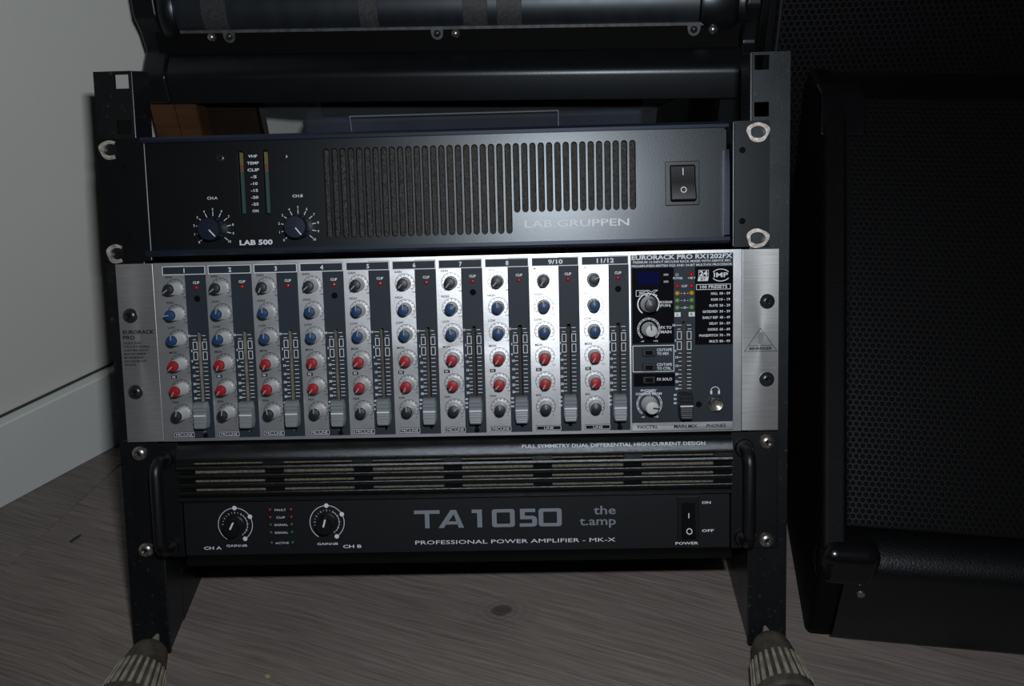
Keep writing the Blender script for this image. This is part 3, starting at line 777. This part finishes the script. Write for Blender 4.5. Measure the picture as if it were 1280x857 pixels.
# headphone symbol, socket
W.arc(195.2, -103.0, 2.9, .5, 0, 180, z, 14); W.rect(191.7, 193.1, -105.2, -102.6, z); W.rect(197.3, 198.7, -105.2, -102.6, z)
jk = obj('phones_socket', MB().rev([(6.3, 0), (6.3, 2.6), (5.4, 3.4), (4.1, 3.6), (3.9, 0.6), (.2, .4)], seg=6), 'chrome', ms, at=(195.4, -112.0, FZ))
obj('socket_sleeve', MB().rev([(5.0, 0), (5.0, 5.0), (4.4, 5.4), (3.5, 5.2), (3.4, 1.0), (.2, .9)], seg=24), 'screw_steel', jk, at=(195.4, -112.0, FZ))
obj('mounting_screw', MB().rev([(2.2, 0), (2.1, .5), (1.6, .6), (1.3, .2), (.2, .15)], seg=16), 'black_matte', ms, at=(183.3, -112.6, FZ))
lb = obj('label_bar', MB().box(134.6, 208.0, -131.6, -125.6, FZ, FZ + .12), 'face', ms, bevel=.05)
PI.text('FX/CTRL', 138.6, -129.8, 2.4, FZ + .2, width=15.0, bold=.02); PI.text('MAIN MIX', 165.2, -129.8, 2.4, FZ + .2, width=17.0, bold=.02); PI.text('PHONES', 189.0, -129.8, 2.4, FZ + .2, width=14.0, bold=.02)
# left ear printing and right ear triangle mark
ez = 3.3
PI.text('EURORACK', -239.0, -51.8, 2.7, ez, width=23.4, bold=.03); PI.text('PRO', -239.0, -55.8, 2.7, ez, width=8.6, bold=.03)
for k, t in enumerate(['WORLD CLASS', 'ULTRA-LOW NOISE DESIGN', '12-INPUT MIC/LINE RACK', 'MIXER WITH PREMIUM', 'MIC PREAMPLIFIERS', 'AND 24-BIT MULTI-FX', 'PROCESSOR']):
    PI.text(t, -239.2, -59.3 - k * 2.68, 1.45, ez, width=[13, 19.5, 18.6, 16, 14.5, 16.5, 8.6][k], bold=.02)
for a, b in (((216.4, -74.3), (240.0, -74.6)), ((240.0, -74.6), (228.0, -57.6)), ((228.0, -57.6), (216.4, -74.3)), ((219.4, -70.2), (236.6, -70.2))):
    PI.line(a[0], a[1], b[0], b[1], .35, ez)
PI.text('BEHRINGER', 228.2, -73.4, 2.0, ez, width=16.5, align='c', bold=.03)
ear_ = MB()
pts = [(226.3, -61.2), (227.6, -60.4), (229.3, -60.6), (230.4, -62.0), (230.4, -64.4), (229.4, -66.8), (228.2, -68.8), (227.0, -69.4), (226.2, -68.6), (226.4, -66.4), (225.9, -63.6)]
ear_.face([(x, y, ez) for x, y in pts])
obj('ear_emblem', ear_, 'print_dim', mix)
obj('white_printing', PR, 'print_white', mix, kind=None)
obj('ink_printing', PI, 'print_ink', mix)
for u in (-232.4, 232.6):
    for v in (-38.3, -95.0): screw(mix, u, v, 3.2, 5.4, 'screw_black', 3.2)

# ------------------------------------------------------------------ lower amplifier (two units high)
ta = thing('power_amplifier', 'black power amplifier with side handles and louvred front, lowest in the rack', 'amplifier', (0, -222, 0), rack=True)
obj('chassis', MB().prism([(-136, -8), (-136, -180), (-205, -155), (-221, -138), (-221, -8)], -206, 208, axis=0), 'black', ta)
for a, b in ((-241.3, -203.6), (207.0, 241.3)):
    obj('ear', MB().box(a, b, -221.6, -134.0, 0.2, 3.2), 'black', ta, bevel=.6)
U0, U1 = -203.2, 206.8
# louvred grille: rounded brow, fins and posts
brow = [(-134.6, -6), (-134.6, 1.0), (-135.4, 3.6), (-136.8, 5.8), (-138.8, 7.6), (-141.2, 8.9), (-143.8, 9.8), (-146.0, 10.3), (-147.2, 9.9), (-147.4, 8), (-147.4, -6)]
obj('brow', MB().prism(brow, U0, U1, axis=0), 'ta_grille', ta)
obj('foam_backing', MB().box(U0, U1, -178, -140, -7.5, 4.2), 'ta_foam', ta)
fin_v = [-151.6, -158.5, -165.2, -171.9]
fin_w = [9.8, 9.0, 8.2, 7.6]
for v, fw in zip(fin_v, fin_w):
    p = [(v + 1.3, -4), (v + 1.3, fw - 1.2), (v + .7, fw - .2), (v - .6, fw + .2), (v - 1.7, fw - .3), (v - 2.1, fw - 1.6), (v - 2.1, -4)]
    if v < -155:
        lo = 2.9 + 0.05 * (-155 - v)
        p = [(v + 1.3, -4), (v + 1.3, fw - 1.0), (v + .9, fw - .2), (v + .4, fw), (v - 1.8, fw - 1.2), (v - lo + .5, fw - 2.0), (v - lo, fw - 2.6), (v - lo, -4)]
    obj('fin', MB().prism(p, U0, U1, axis=0), 'ta_grille', ta)
slots = [(-191.2, -138.5), (-124.4, -72.0), (-57.8, -5.1), (8.6, 61.1), (75.2, 127.6), (141.2, 193.6)]
ends = [U0] + [x for s in slots for x in s] + [U1]
for k in range(0, len(ends), 2):
    obj('post', MB().box(ends[k], ends[k + 1], -150.4, -147.2, -4, 9.2), 'ta_grille', ta)
    obj('post', MB().box(ends[k], ends[k + 1], -178, -150.4, -4, 5.0), 'black_matte', ta)
obj('sill', MB().prism([(-175.2, -4), (-175.2, 7.4), (-176.2, 8.4), (-177.8, 8.4), (-178.4, 7), (-178.4, -4)], U0, U1, axis=0), 'ta_grille', ta)
TP = 3.4
obj('front_panel', MB().box(-202.4, 206.2, -221.0, -178.2, -4, TP), 'ta_panel', ta, bevel=.7)
obj('bottom_lip', MB().prism([(-221.1, -4), (-221.1, 2.8), (-223.4, 8), (-227.2, 8), (-227.2, -20), (-222, -20)], -200.5, 206.4, axis=0), 'black_matte', ta)
z = TP + .1
tw = MB(); tg = MB()
for cx, cy, ch in ((-163.6, -197.3, 0), (-94.2, -196.6, 1)):
    kb = obj('gain_knob', MB().rev([(7.6, 0), (7.6, 1.5), (6.6, 2.2), (6.2, 11.0), (5.6, 12), (.3, 12.2)], seg=40, rib=2, ribd=.05), 'black', ta, at=(cx, cy, TP))
    an = math.radians(63 if ch == 0 else 74)
    obj('pointer', MB().prism([(0.2, -.6), (5.9, -.6), (5.9, .6), (.2, .6)], 11.6, 12.7), 'print_white', kb, at=(cx, cy, TP)).rotation_euler = (0, 0, an)
    twk = tw; tw = MB()
    tw.arc(cx, cy, 12.7, .45, -58, 238, z, 40)
    for a in (90, 28, -58): tw.disc(cx + 12.9 * math.cos(math.radians(a)), cy + 12.9 * math.sin(math.radians(a)), 1.7, z + .03)
    for q in range(21):
        a = math.radians(236 - q * 14.6)
        if q % 2 == 0: tw.line(cx + 8.6 * math.cos(a), cy + 8.6 * math.sin(a), cx + 10.0 * math.cos(a), cy + 10.0 * math.sin(a), .35, z)
        else: tw.disc(cx + 9.4 * math.cos(a), cy + 9.4 * math.sin(a), .28, z, 8)
    tw.arc(cx, cy, 9.0, .3, -50, 60, z, 14)
    obj('dial_scale', tw, 'print_white', ta); tw = twk
tw.text('CH A', -188.5, -216.2, 2.3, z, width=13.4, bold=.02); tw.text('CH B', -83.0, -216.6, 2.3, z, width=14, bold=.02)
tw.text('GAIN/dB', -171.4, -214.3, 1.7, z, width=15.9, bold=.01); tw.text('GAIN/dB', -102.4, -214.0, 1.7, z, width=15.8, bold=.01)
for k, (t, v, cm) in enumerate([('FAULT', -186.4, 'led_dim_red'), ('CLIP', -192.2, 'led_dim_red'), ('SIGNAL', -197.9, 'led_dim_green'), ('SIGNAL', -203.9, 'led_dim_green'), ('ACTIVE', -211.9, 'led_dim_green')]):
    tw.text(t, -129.0, v - .8, 1.5, z, width={5: 8.4, 4: 6.6, 6: 10.2}[len(t)], align='c', bold=.005)
    for u in (-137.1, -121.2):
        obj('status_led', MB().rev([(2.1, 0), (2.0, .7), (1.4, 1.3), (.2, 1.6)], seg=16), cm, ta, at=(u, v, TP))
tg.text('TA', -28.6, -202.4, 13.4, z, width=52.5, bold=.012)
tg.text('1', 37.2 - 1.0, -202.4, 13.4, z, width=6.8, bold=.012)
tg.v = []; tg.f = []
def poly(pts): tg.face([(x, y, z) for x, y in pts])
b, t_ = -202.4, -188.7
poly([(-28.6, t_), (-28.6, t_ - 2.7), (-20.6, t_ - 2.7), (-20.6, b), (-17.2, b), (-17.2, t_ - 2.7), (-9.4, t_ - 2.7), (-9.4, t_)])
poly([(-9.6, b), (-5.8, b), (2.2, t_ - 3.2), (0.4, t_), (-1.6, t_)][:0] or [(-10.6, b), (-6.6, b), (1.1, t_ - 3.2), (1.1, t_), (-1.2, t_)])
poly([(8.6, b), (4.6, b), (1.1 - .0, t_ - 3.2), (1.1, t_), (0.9 + 2.0, t_)][:5])
poly([(-5.6, b + 2.6), (-3.8, b + 5.0), (3.4, b + 5.0), (5.6, b + 2.6)])
poly([(18.6, b), (18.6, t_ - 2.6), (14.6, t_ - 2.6), (14.6, t_), (22.2, t_), (22.2, b)])
def ring(x0, x1):
    def rr_(a0, a1, b0, b1, r):
        return [(cx + r * math.cos(math.radians(an + q * 22.5)), cy + r * math.sin(math.radians(an + q * 22.5)))
                for cx, cy, an in ((a0 + r, b0 + r, 180), (a1 - r, b0 + r, 270), (a1 - r, b1 - r, 0), (a0 + r, b1 - r, 90)) for q in range(5)]
    A = rr_(x0, x1, b, t_, 2.0); B = rr_(x0 + 3.5, x1 - 3.5, b + 2.5, t_ - 2.5, .6)
    for k in range(20):
        j = (k + 1) % 20
        poly([A[k], A[j], B[j], B[k]])
ring(29.6, 46.6)
ring(64.4, 81.6)
poly([(50.6, t_), (64.4 - 2.4, t_), (62.0, t_ - 2.6), (54.2, t_ - 2.6), (54.2, t_ - 5.4), (60.4, t_ - 5.4), (62.2, t_ - 6.2), (63.2, t_ - 7.6), (63.2, b + 2.0), (62.4, b + .7), (60.8, b), (50.2, b), (50.2, b + 2.6), (59.6, b + 2.6), (59.6, t_ - 8.0), (50.6, t_ - 8.0)])
obj('model_lettering', tg, 'print_grey', ta, smooth=False)
tw.text('PROFESSIONAL POWER AMPLIFIER - MK-X', -28.4, -214.8, 2.9, z, width=149.6, bold=.0)
tw.text('ON', 185.4, -187.2, 1.9, z, width=6.6, bold=.02); tw.text('OFF', 185.4, -208.6, 1.9, z, width=8.8, bold=.02)
tw.text('POWER', 165.8, -218.0, 1.9, z, width=17, bold=.02)
obj('white_lettering', tw, 'print_white', ta)
tb = MB().text('the', 121.8, -193.8, 6.4, z, width=16.4, align='r', bold=.01).text('t.amp', 121.8, -202.0, 6.4, z, width=27, align='r', bold=.01)
obj('brand_lettering', tb, 'print_grey', ta)
fm = MB().text('FULL SYMMETRY DUAL DIFFERENTIAL HIGH CURRENT DESIGN', 53.5, -1.25, 2.55, 0, width=133.5, bold=.008)
fo = obj('brow_lettering', fm, 'print_white', ta, at=(0, -140.3, 8.75)); fo.rotation_euler = (math.radians(-28.0), 0, 0)
sw = obj('power_switch', MB().box(167.2, 183.2, -214.4, -180.9, TP, TP + 1.6), 'black', ta, bevel=.5)
rk2 = obj('rocker', MB().prism([(-211.2, TP + 1), (-211.2, TP + 6.4), (-209.5, TP + 6.6), (-198, TP + 3.2), (-186, TP + 2.2), (-186, TP + 1)], 170.4, 180.0, axis=0), 'black_matte', sw, bevel=.4)
sm = MB()
for k in range(20):
    a, b2 = 2 * math.pi * k / 20, 2 * math.pi * (k + 1) / 20
    sm.face([(175.2 + q * math.cos(t), -206.2 + q * math.sin(t), TP + 3.2 + (-198 - (-206.2 + q * math.sin(t))) * .296 + .15) for q, t in ((1.6, a), (2.2, a), (2.2, b2), (1.6, b2))])
sm.rect(174.9, 175.6, -197.0, -193.2, TP + 3.35)
obj('switch_symbols', sm, 'print_white', rk2)
for sgn, hu in ((-1, -213.8), (1, 216.4)):
    vt, vb, hh = -145.6, -213.6, 21.0
    path = [(hu, vt, 3)] + [(hu, vt, hh - 9)]
    for k in range(1, 7):
        a = math.pi / 2 * k / 6
        path.append((hu, vt - 9 + 9 * math.cos(a), hh - 9 + 9 * math.sin(a)))
    for k in range(0, 7):
        a = math.pi / 2 * k / 6
        path.append((hu, vb + 9 - 9 * math.sin(a), hh - 9 + 9 * math.cos(a)))
    path.append((hu, vb, 3))
    h = obj('handle', MB().tube(path, 4.4, 16), 'black', ta)
    for v in (vt, vb):
        obj('collar', MB().rev([(7.0, 3.0), (7.0, 5.0), (6.2, 6.2), (4.5, 6.3)], c=(hu, v, 0), seg=24), 'black', h)
for u in (-232.6, 233.2):
    for v in (-141.4, -215.6): screw(ta, u, v, 3.2, 5.6, 'screw_steel', 3.6)

# ------------------------------------------------------------------ perforated grille
def hexgrille(x0, x1, y0, y1, pitch, hr, depth):
    """hexagonal tiles with hexagonal holes in the local x-y plane, front at z=0"""
    m = MB(); dy = pitch * math.sqrt(3) / 2; R_ = pitch / math.sqrt(3)
    rows = int((y1 - y0) / dy); cols_ = int((x1 - x0) / pitch)
    co = [(math.cos(math.radians(30 + 60 * k)), math.sin(math.radians(30 + 60 * k))) for k in range(6)]
    V, F = m.v, m.f
    for r in range(rows):
        for c in range(cols_):
            cx = x0 + (c + .5 + (.5 if r % 2 else 0)) * pitch; cy = y0 + (r + .6) * dy
            i = len(V)
            V += [(cx + R_ * a, cy + R_ * b, 0) for a, b in co]
            V += [(cx + hr * 1.12 * a, cy + hr * 1.12 * b, 0) for a, b in co]
            V += [(cx + hr * a, cy + hr * b, -depth) for a, b in co]
            for k in range(6):
                j = (k + 1) % 6
                F.append((i + k, i + j, i + 6 + j, i + 6 + k))
                F.append((i + 6 + k, i + 6 + j, i + 12 + j, i + 12 + k))
    return m

# ------------------------------------------------------------------ stage monitor wedge on the floor
YAW = math.radians(-7.6)
mon = thing('stage_monitor', 'black wedge stage monitor with perforated grille on the floor beside the rack', 'speaker', (265.5, 6.0, 0), rot=(0, 0, YAW))
MW = 560.0
KH = 84.0; TZ = 338.0; TY = 258.0
prof = [(5, 0.4), (0, 7), (0, KH - 14), (3, KH - 5), (10, KH), (22, KH + 6), (34, KH + 4), (TY + 2, TZ - 2), (TY + 5, TZ), (TY + 76, TZ), (TY + 84, TZ - 10), (250, 4), (244, 0.4)]
obj('cabinet', MB().prism(prof, 18, MW - 18, axis=0), 'tolex', mon)
sp = [(8, 0.4), (0, 9), (0, KH - 12), (2, KH), (12, KH + 10), (TY - 12, TZ - 3), (TY, TZ + 3), (TY + 78, TZ + 3), (TY + 88, TZ - 10), (254, 6), (246, 0.4)]
for a, b in ((0, 18), (MW - 18, MW)):
    obj('side_panel', MB().prism(sp, a, b, axis=0), 'side_paint', mon, bevel=4, seg=3)
slope = math.atan2(TZ - 2 - (KH + 4), TY + 2 - 34)
gl = math.hypot(TZ - 2 - KH - 4, TY - 32)
gr = obj('grille', hexgrille(20, MW - 20, 2, gl - 2, 4.6, 1.75, 1.2), 'grille', mon, at=(0, 30, KH + 6), kind='stuff', smooth=False)
gr.rotation_euler = (slope, 0, 0)
obj('grille_foam', MB().box(19, MW - 19, 1, gl - 1, -3.0, -2.0), 'black_matte', mon, at=(0, 30, KH + 6)).rotation_euler = (slope, 0, 0)
# moulded corner protectors
for a0 in (0, MW - 40):
    cp = MB().box(a0 - 1.5, a0 + 41.5, -2.0, 27, KH - 27, KH + 9)
    obj('corner_protector', cp, 'corner', mon, bevel=11.5, seg=7)
    tp = [(TY - 26, TZ - 22), (TY - 12, TZ - 2), (TY, TZ + 5), (TY + 24, TZ + 5), (TY + 24, TZ + 1), (TY, TZ), (TY - 10, TZ - 6), (TY - 22, TZ - 24)]
    cp = MB().prism(tp, a0 - (2 if a0 == 0 else 0), a0 + 32 + (2 if a0 else 0), axis=0)
    obj('corner_protector', cp, 'corner', mon, bevel=1.5)
for x, y, zz in ((34, -2.2, KH - 34), (12, 1.0, KH + 8)):
    pass
obj('corner_screw', MB().rev([(3.2, 0), (2.6, -1.4), (.3, -1.8)], seg=14, axis=1), 'screw_steel', mon, at=(31, 0, KH - 30))
obj('grille_screw', MB().rev([(3.0, 0), (2.4, 1.2), (.3, 1.6)], seg=14), 'screw_black', mon, at=(168, 60, KH + 36)).rotation_euler = (slope, 0, 0)

# ------------------------------------------------------------------ tall loudspeaker behind
spk = thing('loudspeaker', 'tall black loudspeaker with full perforated grille standing behind the stage monitor', 'speaker', (283, 402, 0), rot=(0, 0, math.radians(-0.5)))
obj('cabinet', MB().box(0, 470, 6, 380, 0.3, 760), 'tolex', spk, bevel=6, seg=3)
fr = MB().box(0, 8, -8, 8, 8, 756).box(462, 470, -8, 8, 8, 756).box(8, 462, -8, 8, 748, 756).box(8, 462, -8, 8, 8, 16)
obj('grille_frame', fr, 'grille', spk, bevel=1.5)
g2 = obj('grille', hexgrille(8, 462, 220, 560, 5.9, 2.15, 1.6), 'grille_back', spk, kind='stuff', smooth=False, at=(0, -5, 0)); g2.rotation_euler = (math.pi / 2, 0, 0)
obj('lower_baffle', MB().box(8, 462, -5, -3, 16, 222), 'grille', spk)
obj('upper_baffle', MB().box(8, 462, -5, -3, 556, 748), 'grille', spk)
obj('grille_foam', MB().box(8, 462, 0, 2, 16, 748), 'black_matte', spk)

# cable hanging down in front of that loudspeaker
cb = MB().tube([(292, 440, 763), (291.5, 402, 764), (291, 389, 752), (290, 388, 600), (288.6, 387, 470), (288.8, 387, 430), (291.2, 387, 400), (292.0, 387, 370), (292, 387, 120), (300, 380, 20), (330, 378, 3), (380, 376, 2.4)], 1.9, 10)
obj('cable', cb, 'cable', label='thin black cable hanging down in front of the tall loudspeaker grille', cat='cable')

# ------------------------------------------------------------------ long case behind the rail tops
CY = math.radians(-3.7)
case = thing('equipment_case', 'long black case with taped rounded roll and screwed metal strip behind the rail tops', 'case', (-10, 309, 330), rot=(0, 0, CY))
HW = 258.0
bar = [(0, 0), (0.2, 21), (0.8, 23.6), (2.2, 26), (4.5, 28.2), (15, 37.2), (17, 38.6), (50, 38.6), (50, 0)]
obj('lower_beam', MB().prism(bar, -HW, HW, axis=0), 'case_black', case, bevel=.8, seg=2)
obj('back_plate', MB().box(-HW + 8, HW - 10, 14.8, 48, 38.6, 58), 'black_matte', case)
roll = MB().rev([(30, -HW + 30), (30, HW - 44)], c=(0, 42, 71), axis=0, seg=64)
ro = obj('roll', roll, 'case_roll', case)
for a, b in ((9.5, 30.2), (38.0, 58.8), (-78, -62), (-214, -192)):
    obj('tape_band', MB().rev([(30.1, a + 10), (30.45, a + 10.2), (30.45, b + 9.8), (30.1, b + 10)], c=(0, 42, 71), axis=0, seg=64), 'tape', ro)
for a, b, r in ((-HW + 16, -HW + 30, 33.5), (HW - 44, HW - 14, 33.0), (HW - 14, HW + 2, 30)):
    obj('end_collar', MB().rev([(r - 5, a), (r - .8, a + 1.2), (r, a + 4), (r, b - 3), (r - 1.5, b)], c=(0, 42, 71), axis=0, seg=48), 'case_black', case)
for a, b in ((-HW - 6, -HW + 16), (HW - 8, HW + 6)):
    obj('end_bracket', MB().prism([(-2, 0), (-2, 24), (3, 30), (17, 42), (15, 58), (9, 72), (12, 92), (24, 103), (42, 103), (46, 60), (48, 38), (48, 0)], a, b, axis=0), 'case_black', case, bevel=3, seg=3)
strip = MB().box(-HW + 32, HW - 40, 11.8, 14.8, 57.2, 59.6)
so = obj('metal_strip', strip, 'strip_metal', case)
for tx in (-183.5, -3.0, 210.5):
    pts = [(tx - 5.5, 58.0)] + [(tx - 5.0 * math.cos(math.pi * k / 10), 53.8 - 5.0 * math.sin(math.pi * k / 10)) for k in range(11)] + [(tx + 5.5, 58.0)]
    tb_ = obj('tab', MB().prism([(x, zz) for x, zz in pts], 12.0, 14.0, axis=1), 'strip_metal', so)
    obj('tab_screw', MB().rev([(3.0, 12.0), (2.6, 10.4), (1.5, 9.6), (.2, 9.4)], c=(tx, 0, 54.0), seg=16, axis=1), 'screw_black', tb_)
for tx in (-199.5, 12.5, 226.0):
    obj('panel_screw', MB().rev([(3.9, 15), (3.9, 12.4), (3.3, 11), (2.0, 9.8), (.2, 9.4)], c=(tx, 0, 53.6), seg=18, axis=1), 'screw_steel', case)
obj('support_leg', MB().box(HW - 22, HW - 2, 8, 46, -329.6, 0), 'case_black', case, bevel=1)

# brown carton under the left end of the case, clear bin behind the amplifier
car = thing('cardboard_carton', 'tall brown cardboard carton standing against the wall behind the rack', 'carton', (-258, 340, 0))
obj('body', MB().box(-17, 25, -8, 14, 0.3, 329.4), 'carton', car)
obj('flap', MB().box(-16.6, 5, -9.4, -8, 250, 329), 'carton', car)
obj('flap', MB().box(6.2, 24.6, -9.8, -8, 250, 329), 'carton', car)
dk = thing('dark_box', 'dark brown box standing between the brown carton and the clear bin', 'box', (-210, 372, 0))
obj('body', MB().box(-28, 21, -14, 14, 0.3, 312), 'carton_dark', dk, bevel=1)
obj('lid', MB().box(-29, 22, -15, 15, 312, 322), 'carton_dark', dk, bevel=1)

bn = thing('storage_bin', 'clear plastic storage bin with dark blue contents behind the upper amplifier', 'bin', (-2, 402, 0))
T = 2.0
b_ = MB()
x0, x1, y0, y1, zt = -184.0, 184.0, -44.0, 66.0, 318.0
def taper(zv): return 8.0 * (1 - zv / zt)
for (xa, ya), (xb, yb) in (((x0, y0), (x1, y0)), ((x1, y0), (x1, y1)), ((x1, y1), (x0, y1)), ((x0, y1), (x0, y0))):
    q = []
    for (x, y), zz in (((xa, ya), 0.4), ((xb, yb), 0.4), ((xb, yb), zt), ((xa, ya), zt)):
        t = taper(zz); q.append((x + (t if x < 0 else -t), y + (t if y < 0 else -t), zz))
    b_.face(q)
b_.face([(x0 + 8, y0 + 8, .4), (x1 - 8, y0 + 8, .4), (x1 - 8, y1 - 8, .4), (x0 + 8, y1 - 8, .4)])
obj('tub', b_, 'bin', bn)
obj('label_frame', MB().box(-100, 92, -46.2, -44.6, 304.0, 305.0).box(-101, -100, -46.2, -44.6, 280, 305).box(92, 93, -46.2, -44.6, 280, 305), 'print_dim', bn)
obj('contents', MB().box(x0 + 34, x1 - 10, y0 + 12, y1 - 12, 4, 300), 'bin_stuff', bn, bevel=6)
obj('contents_dark_pile', MB().box(-130, x1 - 12, y0 + 10.4, y1 - 12.5, 300, 316), 'black_matte', bn, bevel=4)

# ------------------------------------------------------------------ debris on the floor
cr = obj('crumb', MB().rev([(.6, 0), (2.2, .6), (2.4, 2.0), (1.5, 3.4), (.3, 3.8)], seg=9), 'crumb', at=(-140.0, -22.0, 0.05),
         label='pale crumb lying on the floorboards under the lowest amplifier', cat='debris')
cr.scale = (1.1, .8, .8)
tgm = MB().tube([(0, 0, 1.0), (3, 3.5, 1.5), (6, 8, 1.1)], .9, 6)
obj('wood_splinter', tgm, 'twig', at=(-353, 122, 0.05), label='tiny dark splinter on the floorboards between wall and rack', cat='debris')
